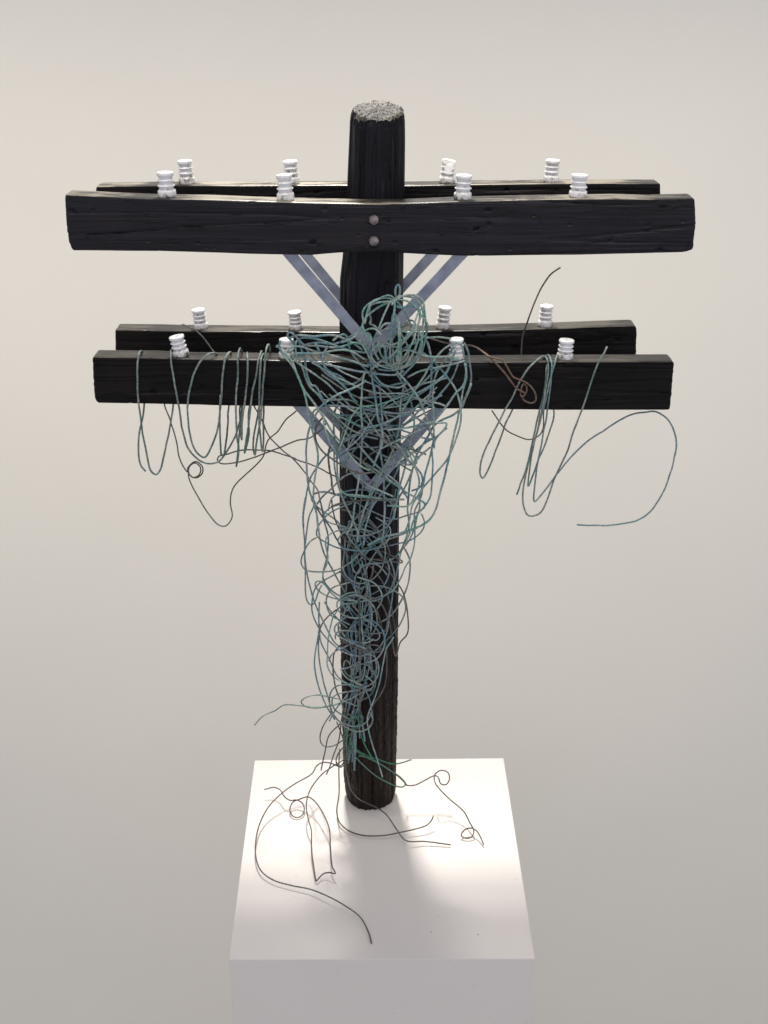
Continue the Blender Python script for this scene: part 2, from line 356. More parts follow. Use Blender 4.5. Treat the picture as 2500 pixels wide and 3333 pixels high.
# crossarms --------------------------------------------------------
def crossarm(y0, y1, topline, botline, left, right, material, label):
    """topline/botline: picture polylines of the front face edges; left/right: (v, picture x) end outlines"""
    T = [(p.x, p.z) for p in (at_y(a, b, y0) for a, b in topline)]
    B = [(p.x, p.z) for p in (at_y(a, b, y0) for a, b in botline)]
    xl = lambda v: at_y(pl(left, v), lerp(botline[0][1], topline[0][1], v), y0).x
    xr = lambda v: at_y(pl(right, v), lerp(botline[-1][1], topline[-1][1], v), y0).x
    NX, NV, NU = 520, 48, 10
    ring = []           # (side coordinate u across thickness 0 front..1 back, v bottom 0..1 top, normal)
    for k in range(NV): ring.append((0.0, k / NV, (0, -1, 0)))
    for k in range(NU): ring.append((k / NU, 1.0, (0, 0, 1)))
    for k in range(NV): ring.append((1.0, 1 - k / NV, (0, 1, 0)))
    for k in range(NU): ring.append((1 - k / NU, 0.0, (0, 0, -1)))
    R = len(ring); vs, fs = [], []
    th = y1 - y0
    seed = random.random() * 50
    for i in range(NX + 1):
        s = i / NX
        e = min(s, 1 - s) * NX
        inset = 0.0022 * max(0, 1 - e / 2) ** 2
        for (u, v, n) in ring:
            x = lerp(xl(v), xr(v), s)
            zt, zb = pl(T, x), pl(B, x)
            hgt = zt - zb
            y = y0 + u * th; z = zb + v * hgt
            # rounded long edges
            rad = 0.0035
            du = min(u, 1 - u) * th; dvv = min(v, 1 - v) * hgt
            if du < rad and dvv < rad:
                cyy = y0 + (rad if u < 0.5 else th - rad); czz = zb + (rad if v < 0.5 else hgt - rad)
                dd = Vector((y - cyy, z - czz)); 
                if dd.length > rad: dd = dd.normalized() * rad; y, z = cyy + dd.x, czz + dd.y
            cyy, czz = y0 + th / 2, zb + hgt / 2
            d = wood_disp(x + seed, y, z, 'x') * (1.5 if abs(n[1]) > 0.5 else 0.35)
            edge = noise.noise(Vector((x * 14 + seed, u * 3, v * 3))) * 0.0004
            nrm = Vector(n)
            y += nrm.y * (d + edge * 0.4) - (y - cyy) / th * inset * 2
            z += nrm.z * (d + edge) - (z - czz) / hgt * inset * 2
            vs.append((x + 0.0012 * noise.noise(Vector((seed, y * 120, z * 120))), y, z))
    for i in range(NX):
        for j in range(R):
            k = (j + 1) % R; fs.append((i * R + j, (i + 1) * R + j, (i + 1) * R + k, i * R + k))
    fs.append(tuple(range(R))); fs.append(tuple(NX * R + j for j in range(R))[::-1])
    o = link('crossarm', vs, fs, material)
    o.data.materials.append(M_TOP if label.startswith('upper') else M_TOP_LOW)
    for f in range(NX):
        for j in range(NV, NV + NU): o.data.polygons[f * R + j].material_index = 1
    cx = at_y((topline[0][0] + topline[-1][0]) / 2, topline[0][1], y0)
    for vtx in o.data.vertices: vtx.co -= Vector((cx.x, y0, cx.z))
    o.location = (cx.x, y0, cx.z)
    put_under(o, up)
    o['label'] = label
    o_top = lambda x: pl(T, x)
    return o, o_top

random.seed(4)
YF0, YF1, YB0, YB1 = -0.103, -0.053, 0.056, 0.104
UF, uf_top = crossarm(YF0, YF1,
    [(211, 633), (350, 640), (481, 646), (660, 649), (813, 654), (1000, 660), (1237, 664), (1380, 660), (1512, 655), (1750, 650), (2000, 646), (2120, 649), (2262, 645)],
    [(233, 817), (528, 819), (700, 824), (813, 828), (1012, 832), (1105, 824), (1240, 822), (1316, 826), (1512, 835), (1873, 831), (2100, 826), (2235, 822), (2258, 812)],
    [(0, 233), (0.12, 226), (0.35, 218), (0.6, 214), (1, 210)], [(0, 2256), (0.1, 2258), (0.5, 2265), (1, 2262)], M_ARM, 'upper front crossarm, longest of the four')
UB, ub_top = crossarm(YB0, YB1,
    [(311, 607), (574, 603), (800, 604), (1111, 602), (1320, 604), (1500, 601), (1801, 597), (2000, 596), (2150, 597)],
    [(313, 765), (1111, 762), (1800, 758), (2148, 756)],
    [(0, 313), (1, 311)], [(0, 2147), (1, 2150)], M_ARM_LOW, 'upper back crossarm, mostly hidden behind the front one')
LF, lf_top = crossarm(YF0, YF1,
    [(299, 1163), (500, 1165), (612, 1170), (853, 1172), (1094, 1178), (1300, 1182), (1534, 1180), (1823, 1178), (2185, 1177), (2196, 1179)],
    [(308, 1305), (322, 1313), (500, 1316), (732, 1322), (1094, 1327), (1505, 1332), (1823, 1336), (2181, 1336)],
    [(0, 312), (0.08, 307), (1, 300)], [(0, 2181), (1, 2195)], M_ARM_LOW, 'lower front crossarm with wires draped over it')
LB, lb_top = crossarm(YB0, YB1,
    [(374, 1074), (600, 1077), (853, 1079), (1094, 1082), (1353, 1080), (1600, 1074), (1823, 1069), (2000, 1062), (2062, 1060), (2073, 1065)],
    [(378, 1216), (1094, 1222), (1823, 1214), (2070, 1208)],
    [(0, 378), (1, 374)], [(0, 2070), (1, 2073)], M_ARM_LOW, 'lower back crossarm')

# bolts ------------------------------------------------------------
def bolt(px, py, parent):
    p = at_y(px, py, YF0)
    bm = bmesh.new()
    bmesh.ops.create_cone(bm, cap_ends=True, segments=6, radius1=0.0098, radius2=0.0088, depth=0.007)
    bmesh.ops.bevel(bm, geom=list(bm.edges), offset=0.0012, segments=2, affect='EDGES')
    bmesh.ops.create_uvsphere(bm, u_segments=16, v_segments=8, radius=0.0078, matrix=Matrix.Translation((0, 0, 0.0018)) @ Matrix.Diagonal((1, 1, 0.35, 1)))
    bmesh.ops.rotate(bm, verts=bm.verts, matrix=Matrix.Rotation(math.radians(90), 3, 'X') @ Matrix.Rotation(random.random(), 3, 'Z'))
    for v in bm.verts: v.co *= 1 + 0.10 * noise.noise(v.co * 160 + Vector((px, py, 0)))
    return from_bm('bolt', bm, M_BOLT, parent, smooth=False, loc=p + Vector((0, -0.003, 0)))
bolt(1217, 714, UF); bolt(1217, 783, UF)
bolt(1213, 1215, LF); bolt(1213, 1280, LF)

# braces -----------------------------------------------------------
def brace(p, q, y, width, label=None, thick=0.004):
    a, b = at_y(*p, y), at_y(*q, y)
    d = (b - a).normalized(); n = Vector((-d.z, 0, d.x)); w2 = width / 2
    bm = bmesh.new()
    K = 14
    ringv = []
    for i in range(K + 1):
        c = a.lerp(b, i / K)
        ringv.append([bm.verts.new(c + n * sx * w2 + Vector((0, sy * thick / 2, 0)) - a) for sx, sy in ((-1, -1), (1, -1), (1, 1), (-1, 1))])
    for i in range(K):
        for j in range(4):
            k = (j + 1) % 4; bm.faces.new((ringv[i][j], ringv[i][k], ringv[i + 1][k], ringv[i + 1][j]))
    bm.faces.new(ringv[0]); bm.faces.new(ringv[-1][::-1])
    bmesh.ops.recalc_face_normals(bm, faces=bm.faces)
    o = from_bm('brace', bm, M_BRACE, up, smooth=False, loc=a)
    # bolt heads at the lower end
    if label: o['label'] = label
    h = a.lerp(b, 0.93); bm = bmesh.new()
    bmesh.ops.create_uvsphere(bm, u_segments=14, v_segments=8, radius=0.006, matrix=Matrix.Diagonal((1, 0.5, 1, 1)))
    hb = from_bm('bolt', bm, M_BOLT, None, loc=h + Vector((0, -0.003, 0))); put_under(hb, o)
    return o
WF = 0.0205
ypf = -0.0655
brace((925, 806), (1222, 1150), ypf, WF)
brace((1522, 806), (1210, 1140), ypf - 0.0045, WF)
brace((972, 800), (1215, 1092), 0.0625, 0.0190)
brace((1430, 803), (1220, 1032), 0.067, 0.0190)
brace((955, 1298), (1212, 1592), ypf, WF)
brace((1455, 1298), (1200, 1596), ypf - 0.0045, WF)
brace((1020, 1290), (1215, 1500), 0.0625, 0.0190)
brace((1372, 1290), (1215, 1458), 0.067, 0.0190)

# insulators -------------------------------------------------------
def insulator_mesh(h, r, chipped=False, seed=0):
    # profile from foot to cap: wide foot, three sharp rings, recessed cap
    P = [(0.0, 0.0), (0.94, 0.0), (1.0, 0.02), (1.02, 0.10), (1.0, 0.20), (0.985, 0.265), (0.93, 0.285), (0.83, 0.31), (0.785, 0.345), (0.80, 0.385), (0.88, 0.42), (0.955, 0.45),
         (0.955, 0.475), (0.88, 0.495), (0.80, 0.52), (0.765, 0.555), (0.78, 0.60), (0.85, 0.635), (0.93, 0.665), (0.93, 0.69), (0.86, 0.71), (0.78, 0.73), (0.745, 0.765), (0.77, 0.805),
         (0.84, 0.84), (0.92, 0.862), (0.93, 0.89), (0.925, 0.965), (0.89, 0.99), (0.80, 1.0), (0.42, 0.995), (0.28, 0.985), (0.23, 0.95), (0.20, 0.90), (0.0, 0.89)]
    A = 40; vs, fs = [], []
    for (rr, z) in P[1:-1]:
        for j in range(A):
            a = 2 * math.pi * j / A
            k = rr * r * (1 + 0.025 * noise.noise(Vector((math.cos(a) * 1.3 + seed, math.sin(a) * 1.3, z * 6))) + 0.02 * noise.noise(Vector((math.cos(a) * 5, math.sin(a) * 5 + seed, z * 12))))
            x, y = k * math.cos(a), k * math.sin(a)
            zz = z * h * (1 + 0.02 * noise.noise(Vector((x * 60 + seed, y * 60, 1))))
            if chipped and z > 0.35:
                lim = lerp(-r * 1.02, -r * 0.12, (z - 0.35) / 0.65) + 0.0006 * noise.noise(Vector((y * 120, z * 6, 0)))
                if x < lim: x = lim
            vs.append((x, y, zz))
    n = len(P) - 2
    for i in range(n - 1):
        for j in range(A):
            k = (j + 1) % A; fs.append((i * A + j, i * A + k, (i + 1) * A + k, (i + 1) * A + j))
    fs.append(tuple(range(A))[::-1]); fs.append(tuple((n - 1) * A + j for j in range(A)))
    return vs, fs
def insulator(arm, topf, y, base, cap, width, chipped=False, lab=None):
    b = at_y(base[0], base[1], y - 0.012); c = at_y(cap[0], cap[1], y)
    z0 = topf(b.x) - 0.0015
    b = Vector((b.x, y, z0))
    scale = (b - CAM).length / F
    r = width * 0.5 * scale
    c.z += 0.002
    ax = (c - b); h = ax.length; 
    seed = random.random() * 90
    vs, fs = insulator_mesh(h, r, chipped, seed)
    o = link('insulator', vs, fs, M_PORC)
    o.location = b; o.rotation_euler = ax.to_track_quat('Z', 'Y').to_euler()
    o.rotation_euler = (Matrix.Rotation(0, 3, 'Z') @ ax.to_track_quat('Z', 'Y').to_matrix() ).to_euler()
    put_under(o, arm)
    if lab: o['label'] = lab
    bm = bmesh.new()
    bmesh.ops.create_cone(bm, cap_ends=True, segments=12, radius1=r * 0.17, radius2=r * 0.13, depth=h * 0.09, matrix=Matrix.Translation((0, 0, h * 0.945)))
    return o
yf, yb = -0.078, 0.080
for args in [
    (UF, uf_top, yf, (541, 643), (537, 563), 56), (UF, uf_top, yf, (929, 655), (924, 571), 54),
    (UF, uf_top, yf, (1507, 656), (1510, 572), 55), (UF, uf_top, yf, (1883, 654), (1887, 571), 56),
    (UB, ub_top, yb, (605, 596), (601, 525), 49), (UB, ub_top, yb, (949, 597), (944, 526), 50),
    (UB, ub_top, yb, (1454, 597), (1462, 524), 48, True, 'chipped insulator with one side broken off'), (UB, ub_top, yb, (1796, 594), (1800, 523), 49),
    (LF, lf_top, yf, (588, 1168), (574, 1097), 52, False, 'insulator tilting to the left'), (LF, lf_top, yf, (931, 1175), (932, 1106), 50),
    (LF, lf_top, yf, (1488, 1172), (1486, 1105), 50), (LF, lf_top, yf, (1840, 1178), (1845, 1109), 52),
    (LB, lb_top, yb, (652, 1073), (645, 1009), 46), (LB, lb_top, yb, (963, 1079), (958, 1017), 46),
    (LB, lb_top, yb, (1441, 1067), (1449, 1002), 45), (LB, lb_top, yb, (1776, 1061), (1780, 997), 46)]:
    insulator(*args)

# ------------------------------------------------------------------ wires
TILES = {'A': (880, 900, 400), 'B': (1170, 900, 400), 'C': (880, 1250, 400), 'D': (1170, 1250, 400), 'E': (960, 1620, 400), 'F': (960, 1960, 400),
         'G': (960, 2280, 400), 'L': (250, 900, 1000), 'R': (1100, 850, 1200), 'P': (750, 2400, 1000), 'W': (850, 1500, 600), 'V': (750, 2000, 700)}
def parse(s):
    """-> list of (px, py, mode, value) ; mode None = the strand's own depth"""
    out = []; t = None
    for tok in s.split():
        if tok in TILES: t = TILES[tok]; continue
        f = tok.split(',')
        px = t[0] + float(f[0]) * t[2] / 1659; py = t[1] + float(f[1]) * t[2] / 1659
        md, val = None, 0.0
        if len(f) > 2: md, val = f[2][0], float(f[2][1:]) / 100
        out.append((px, py, md, val))
    return out
def catmull(P, step):
    n = len(P); out = []
    for i in range(n - 1):
        p0 = P[max(i - 1, 0)]; p1 = P[i]; p2 = P[i + 1]; p3 = P[min(i + 2, n - 1)]
        k = max(2, int((p2 - p1).length / step))
        # centripetal-ish tangents limit overshoot
        l1 = max((p2 - p1).length, 1e-6); l0 = max((p1 - p0).length, 1e-6); l2 = max((p3 - p2).length, 1e-6)
        m1 = (p2 - p0) / (l0 + l1) * l1 if i > 0 else (p2 - p1)
        m2 = (p3 - p1) / (l1 + l2) * l1 if i < n - 2 else (p2 - p1)
        for j in range(k):
            t = j / k; t2 = t * t; t3 = t2 * t
            out.append(p1 * (2 * t3 - 3 * t2 + 1) + m1 * (t3 - 2 * t2 + t) + p2 * (-2 * t3 + 3 * t2) + m2 * (t3 - t2))
    out.append(P[-1]); return out
def tube(pts, r, rough=0.0, seed=0.0):
    R = 7; vs, fs = [], []
    t0 = (pts[1] - pts[0]).normalized()
    u = t0.orthogonal().normalized()
    n = len(pts); s = 0
    for i in range(n):
        a = pts[max(i - 1, 0)]; b = pts[min(i + 1, n - 1)]
        t = (b - a)
        t = t.normalized() if t.length > 1e-9 else t0
        u = (u - t * u.dot(t)); u = u.normalized() if u.length > 1e-6 else t.orthogonal().normalized()
        v = t.cross(u)
        if i: s += (pts[i] - pts[i - 1]).length
        rr = r * (1 + rough * noise.noise(Vector((s * 160, seed, 0))) + rough * 0.8 * noise.noise(Vector((s * 420, seed, 5))))
        for j in range(R):
            q = 2 * math.pi * j / R
            k = rr * (1 + rough * 0.6 * noise.noise(Vector((s * 300, j * 1.7, seed))))
            vs.append(pts[i] + (u * math.cos(q) + v * math.sin(q)) * k)
    for i in range(n - 1):
        for j in range(R):
            k = (j + 1) % R; fs.append((i * R + j, i * R + k, (i + 1) * R + k, (i + 1) * R + j))
    fs.append(tuple(range(R))[::-1]); fs.append(tuple((n - 1) * R + j for j in range(R)))
    return vs, fs

Z_LF_T, Z_LF_B = at_y(1250, 1180, YF0).z, at_y(1250, 1331, YF0).z
def clear(px, py, y, r):
    """keep a wire that passes in front of the woodwork in front of it"""
    for _ in range(2):
        p = at_y(px, py, y)
        cx, rad = shaft_at(min(max(p.z, 0), ZTOP))
        lim = y
        dx = abs(p.x - cx)
        if dx < rad + 0.002 and p.z < ZTOP:
            lim = min(lim, -math.sqrt(max((rad + 0.0035) ** 2 - dx * dx, 0)) - r - (0.004 if dx < 0.04 else 0))
        if Z_LF_B - 0.004 < p.z < Z_LF_T + 0.004: lim = min(lim, YF0 - 0.0022 - r)
        y = lim
    return y
def tuck(P):
    """carry strand ends that stop at the edge of the pole on into the bundle"""
    for e in (0, -1):
        a, b = P[e], P[1 if e == 0 else -2]
        dx, dy = a[0] - b[0], a[1] - b[1]; n = math.hypot(dx, dy) or 1
        L = random.uniform(30, 60); x, y = a[0] + dx / n * L, a[1] + dy / n * L
        if 1108 < x < 1292 and (1055 < a[0] < 1122 or 1280 < a[0] < 1330) and a[2] is None:
            q = (x, y, None, 0.0)
            if e == 0: P.insert(0, q)
            else: P.append(q)
    return P
def strand3d(spec, base, r, amp=0.012, seed=None, front=True, step_px=7.0):
    P = parse(spec); seed = random.random() * 100 if seed is None else seed
    if front: P = tuck(P)
    if any(m == 'z' for _, _, m, _ in P):
        pts = []
        for (px, py, m, v) in P:
            if m == 'z': q = at_z(px, py, max(v, r))
            else: q = at_y(px, py, v if m == 'y' else base)
            pts.append(q)
        return [Vector((q.x, q.y, max(q.z, r + 0.0003))) for q in catmull(pts, 0.005)]
    fixed = any(m == 'y' for _, _, m, _ in P)
    C = catmull([Vector((px, py, (v if m == 'y' else base) * 1000)) for px, py, m, v in P], step_px)
    kk = lambda u, o: abs(noise.noise(Vector((u * 0.011, seed, o)))) * 4.0
    out = []; s = 0
    for i, c in enumerate(C):
        if i: s += (C[i] - C[i - 1]).length
        y = c.z / 1000 + amp * noise.noise(Vector((s * 0.006, seed, 1))) * 1.6
        jx = 0.8 * noise.noise(Vector((s * 0.03, seed, 9))) + kk(s, 3); jy = 0.8 * noise.noise(Vector((s * 0.03, seed, 19))) - kk(s, 7)
        if front: y = clear(c.x + jx, c.y + jy, y, r)
        out.append(at_y(c.x + jx, c.y + jy, y))
    if front:   # smooth the depth steps made by the clearance
        for _ in range(4):
            o2 = out[:]
            for i in range(1, len(out) - 1): o2[i] = (out[i - 1] + out[i] * 2 + out[i + 1]) / 4
            out = o2
    return out
def wire(name, spec, material, base, r, parent=None, amp=0.012, rough=0.12, front=True, seed=None):
    pts = strand3d(spec, base, r, amp, seed, front)
    vs, fs = tube(pts, r, rough, random.random() * 100)
    o0 = pts[0].copy()
    o = link(name, [v - o0 for v in vs], fs, material)
    o.location = o0
    if parent is not None: put_under(o, parent)
    return o

random.seed(11)
# --- loose wires draped over the lower crossarms: things of their own
g_l = 'copper wires draped over the lower crossarms'
o = wire('draped_wire', '''L 370,1052,y-5 345,1020,y-5 332,960,y-5 334,860,y-5 347,795,y-5 362,710,y-4.6 366,600,y-4.6 362,470,y-4.6 358,415,y-5.5 345,403,y-8 333,425,y-10.8 325,520,y-10.9 333,680,y-11
  347,800,y-10 375,950,y-9 397,1045,y-8 427,1070,y-7 452,1035,y-6 482,910,y-5 510,770,y-4.6 520,690,y-4.6 522,560,y-4.6 518,440,y-4.8 510,402,y-7 507,425,y-10.7 512,480,y-10.9 528,580,y-11 548,690,y-11 570,830,y-10.5
  602,930,y-10 655,990,y-9 710,1010,y-8 760,1002,y-7 795,965,y-6 850,875,y-5 882,770,y-4.8 892,700,y-4.6 895,600,y-4.6''', M_PALE, -0.11, 0.0019, amp=0, front=False)
tag(o, 'pale green wire in two wide loops at the far left of the lower crossarm', 'wire', g_l)
o = wire('draped_wire', '''L 765,600,y-4.6 768,450,y-4.8 755,420,y-7 715,418,y-10.3 660,470,y-10.8 615,580,y-10.9 598,720,y-11 610,850,y-11 640,940,y-10.5 688,980,y-10 730,910,y-10.5 765,790,y-11 776,690,y-10.9 783,560,y-10.9
  800,450,y-10.8 822,411,y-8.5 835,425,y-5.2 830,520,y-4.6 822,640,y-4.6 818,720,y-4.7 805,880,y-7 793,968,y-8.5 780,960,y-9.5 772,850,y-10.5 772,720,y-11.2 776,640,y-11.3''', M_PALE, -0.11, 0.0019, amp=0, front=False)
tag(o, 'grey green wire hanging in a round U shape just right of the tilted insulator', 'wire', g_l)
o = wire('draped_wire', '''L 895,600,y-4.6 893,430,y-5 880,391,y-8 868,440,y-10.8 870,520,y-11 862,620,y-11 858,720,y-11 862,850,y-10.5 873,940,y-9 860,1028,y-8 868,950,y-6.5 880,820,y-5 892,700,y-4.6 905,550,y-4.6 916,425,y-5 919,414,y-8 921,440,y-10.8
  922,500,y-11 918,580,y-11 905,680,y-11 893,780,y-11 888,882,y-9 880,780,y-6 885,690,y-4.6 950,560,y-4.6 998,430,y-5 995,404,y-8 984,440,y-10.9 965,540,y-11 940,670,y-11 930,780,y-10.5 915,880,y-9.5 902,955,y-8 928,860,y-6 926,790,y-5 934,690,y-4.6 975,560,y-4.6
  1010,440,y-5 1006,420,y-8 994,450,y-11.3 988,540,y-11.4 985,680,y-11.4 985,800,y-11 994,900,y-10 1002,945,y-8 1006,850,y-5.5 1010,690,y-4.6 1035,520,y-4.6 1042,390,y-5.2 1035,368,y-8 1022,395,y-10.8 1010,520,y-11.2 997,700,y-11.6 985,810,y-11 966,910,y-9.5 958,965,y-8
  952,925,y-6.5 962,820,y-5 985,700,y-4.6 1000,560,y-4.6''', M_PALE, -0.11, 0.0019, amp=0, front=False)
tag(o, 'wire wound in narrow hanging loops left of the wire tangle', 'wire', g_l)
o = wire('draped_wire', '''L 570,262,y6 600,270,y5 640,290,y4.5 690,340,y4.5 725,390,y4.2 745,425,y3 650,560,y-1 520,640,y-3 470,690,y-4 500,770,y-4.5 535,890,y-5 552,980,y-5 600,1062,y-5 598,1035,y-5 640,1000,y-5 676,1025,y-5.3 674,1065,y-5.5 640,1090,y-5.6 606,1072,y-5.4
  607,1030,y-5.3 640,1008,y-5.6 667,1036,y-5.8 655,1078,y-5.8 622,1086,y-5.6 603,1062,y-5.2 612,1110,y-5 660,1200,y-5 705,1275,y-5 755,1338,y-5 800,1350,y-5 835,1300,y-5 827,1230,y-5 842,1150,y-5 880,1100,y-5 950,1035,y-5 1005,970,y-5 1033,885,y-5
  1090,830,y-5 1130,770,y-5 1185,725,y-5 1230,660,y-4.6''', M_DARK, -0.05, 0.0014, amp=0, front=False, rough=0.05)
tag(o, 'thin brown wire with a small ring, dipping lowest below the left crossarm', 'wire', g_l)
o = wire('draped_wire', '''R 823,450,y1 824,400,y1 830,340,y1 850,280,y0 872,220,y-1 905,140,y-1 950,70,y-2 1002,30,y-2''', M_DARK, 0, 0.0016, amp=0, front=False, rough=0.05)
# reaches down behind the front arm and rests against it
tag(o, 'single dark wire end sticking up between the right crossarms', 'wire', g_l)
o = wire('draped_wire', '''R 300,335,y-12 380,338,y-9 480,370,y-5 560,376,y-4 620,390,y-7 680,430,y-10.6 740,450,y-11.3 768,490,y-11.4 790,525,y-11.4 850,550,y-11.4 885,590,y-11.4 890,628,y-11.4 868,640,y-11.3 830,620,y-11.2 845,590,y-11.2 845,565,y-11.2 832,552,y-11.3
  821,580,y-11.5 825,612,y-11.8 843,600,y-11.9 800,570,y-11.8 760,520,y-11.6 700,450,y-11.2 640,400,y-7 590,380,y-5 540,395,y-5''', M_BROWN, -0.11, 0.0017, amp=0, front=False, rough=0.05)
tag(o, 'rusty brown wire curled into a small loop on the face of the right crossarm', 'wire', g_l)
o = wire('draped_wire', '''R 925,470,y-4.8 930,436,y-6.5 918,430,y-8.5 870,470,y-10.9 820,540,y-11 780,620,y-11 740,690,y-11 690,790,y-10.5 650,880,y-9.5 638,950,y-8.5 650,978,y-7.5 668,955,y-7 705,865,y-6 750,740,y-5 782,675,y-4.6 840,560,y-4.6 915,445,y-5 935,430,y-8 938,500,y-11
  925,600,y-11 900,700,y-11 872,830,y-10.5 845,940,y-9 822,1000,y-8 805,1050,y-7''', M_PALE, -0.11, 0.0018, amp=0, front=False)
tag(o, 'wire in a long slanting hairpin left of the last right-hand loops', 'wire', g_l)
o = wire('draped_wire', '''R 690,672,y-5 730,730,y-5 770,770,y-5.2 830,798,y-5.4 870,802,y-5.6 905,785,y-5.4 920,755,y-5 925,690,y-4.7 930,600,y-4.6''', M_BROWN, -0.05, 0.0014, amp=0, front=False, rough=0.05)
tag(o, 'short brown wire sagging shallowly beneath the right crossarm', 'wire', g_l)
o = wire('draped_wire', '''R 905,650,y-4.6 915,520,y-4.7 930,440,y-5.2 948,424,y-8 962,470,y-11 950,600,y-11.2 930,740,y-11 905,870,y-10 880,1050,y-9 885,1085,y-8 920,1045,y-7.5 1000,940,y-7 1100,830,y-7 1200,760,y-7 1300,700,y-7.5 1400,678,y-8 1440,682,y-8
  1490,720,y-8 1520,800,y-8 1510,900,y-8 1470,1020,y-8 1420,1110,y-8 1380,1150,y-8 1330,1172,y-8 1250,1188,y-8 1150,1190,y-8 1075,1187,y-8''', M_BLUE, -0.08, 0.0017, amp=0, front=False, rough=0.06)
tag(o, 'long grey wire sweeping out in a wide open curl under the far right end', 'wire', g_l)
o = wire('draped_wire', '''R 960,640,y-4.6 985,500,y-4.8 1000,440,y-6 985,425,y-9 968,480,y-11 940,590,y-11.6 905,740,y-11.6 862,880,y-11 832,1030,y-10 835,1100,y-9.5 855,1145,y-9 905,1138,y-9.3 935,1090,y-9.8 970,990,y-10.5 1030,860,y-11 1070,740,y-11.2 1110,630,y-11.3 1140,540,y-11.3
  1170,460,y-11 1200,410,y-10.5 1210,385,y-10''', M_PALE, -0.1, 0.0018, amp=0, front=False)
tag(o, 'lowest hanging loop on the right, its end standing up past the last insulator', 'wire', g_l)
o = wire('draped_wire', '''R 955,600,y-4.6 972,690,y-4.8 940,800,y-6 900,900,y-7.5 862,1005,y-8.5 855,1012,y-9 862,930,y-9.8 880,830,y-10.5 905,720,y-11.3 930,600,y-11.6 945,500,y-11.4 940,440,y-10.5 925,436,y-7''', M_PALE, -0.1, 0.0017, amp=0, front=False)
tag(o, 'narrow pointed wire loop between the two longer loops right of the slanting hairpin', 'wire', g_l)
o = wire('draped_wire', '''L 950,690,y-4.8 1000,780,y-5 1040,870,y-5 1100,930,y-5 1160,980,y-5 1240,1070,y-5 C 520,1290,y-6 640,1440,y-7 665,1560,y-8 690,1659,y-8''', M_DARK, -0.05, 0.0014, amp=0, front=False, rough=0.05)
tag(o, 'thin brown wire slanting down from the left crossarm into the tangle', 'wire', g_l)
o = wire('draped_wire', '''C 760,520,y-12 690,620,y-11 L 1260,872,y-9 1180,890,y-7 1080,930,y-6 1020,955,y-6 900,995,y-6 800,1012,y-6 758,1000,y-6 762,974,y-6 800,962,y-6 900,940,y-6 980,937,y-6 1060,945,y-6 1180,985,y-6 C 280,995,y-6 620,1120,y-7 870,1250,y-8''', M_DARK, -0.06, 0.0015, amp=0, front=False, rough=0.05)
tag(o, 'flat doubled-back brown wire stretching left from the tangle below the crossarm', 'wire', g_l)

# --- the figure knotted out of wire
fig = empty('wire_figure', (PX, -0.11, 0.0), 'hanging human figure knotted from green patinated copper wire against the front of the pole', 'sculpture')

def filler(n_turn, path, step=0.003):
    """one long continuous wire following path(t) -> (px, py, y)"""
    pts = []
    for i in range(n_turn):
        px, py, y = path(i / (n_turn - 1)); pts.append((px, py, y))
    return pts
def cont_strand(ctrl, r):
    C = catmull([Vector((a, b, c * 1000)) for a, b, c in ctrl], 8.0)
    out = []
    for c in C:
        y = clear(c.x, c.y, c.z / 1000, r); out.append(at_y(c.x, c.y, y))
    for _ in range(3):
        o2 = out[:]
        for i in range(1, len(out) - 1): o2[i] = (out[i - 1] + out[i] * 2 + out[i + 1]) / 4
        out = o2
    return out
def part_strand(name, ctrl, material, r, rough=0.14):
    pts = cont_strand(ctrl, r); vs, fs = tube(pts, r, rough, random.random() * 90); o0 = pts[0].copy()
    o = link(name, [v - o0 for v in vs], fs, material); o.location = o0; put_under(o, fig); return o

# head: one long wire wound round a ball (picture centre 1283,1075; 100 px across each way)
HC = (1282, 1075, -0.160); HR = 0.053; PXM = F / 2.12
ctrl = []
rnd = random.Random(5)
ax = Vector((1, 0.2, 0)).normalized(); v = Vector((0, 0, 1))
for k in range(120):
    ax = (ax + Vector((rnd.uniform(-1, 1), rnd.uniform(-1, 1), rnd.uniform(-1, 1))) * 0.10).normalized()
    v = Matrix.Rotation(0.62, 3, ax) @ v
    rr = HR * rnd.uniform(0.80, 0.98)
    ctrl.append((HC[0] + v.x * rr * PXM, HC[1] + 35 - v.z * rr * PXM * 1.0, HC[2] + v.y * rr * 0.9))
ctrl = ctrl[:46]
head = part_strand('head', ctrl, M_TEAL, 0.0017)
# legs: a bundle running down the left half of the pole
ctrl = []
for k in range(76):
    t = k / 75
    cy = 1640 + 800 * t
    cx = pl([(0, 1200), (0.3, 1175), (0.5, 1172), (0.75, 1165), (1, 1140)], t); wd = pl([(0, 75), (0.35, 55), (0.6, 48), (1, 30)], t)
    ctrl.append((cx + wd * rnd.uniform(-1, 1), cy + (85 if k % 2 else -85) * rnd.uniform(0.3, 1.1), -0.070 - 0.010 * rnd.random()))
legs = part_strand('legs', ctrl, M_BLUE, 0.0016)

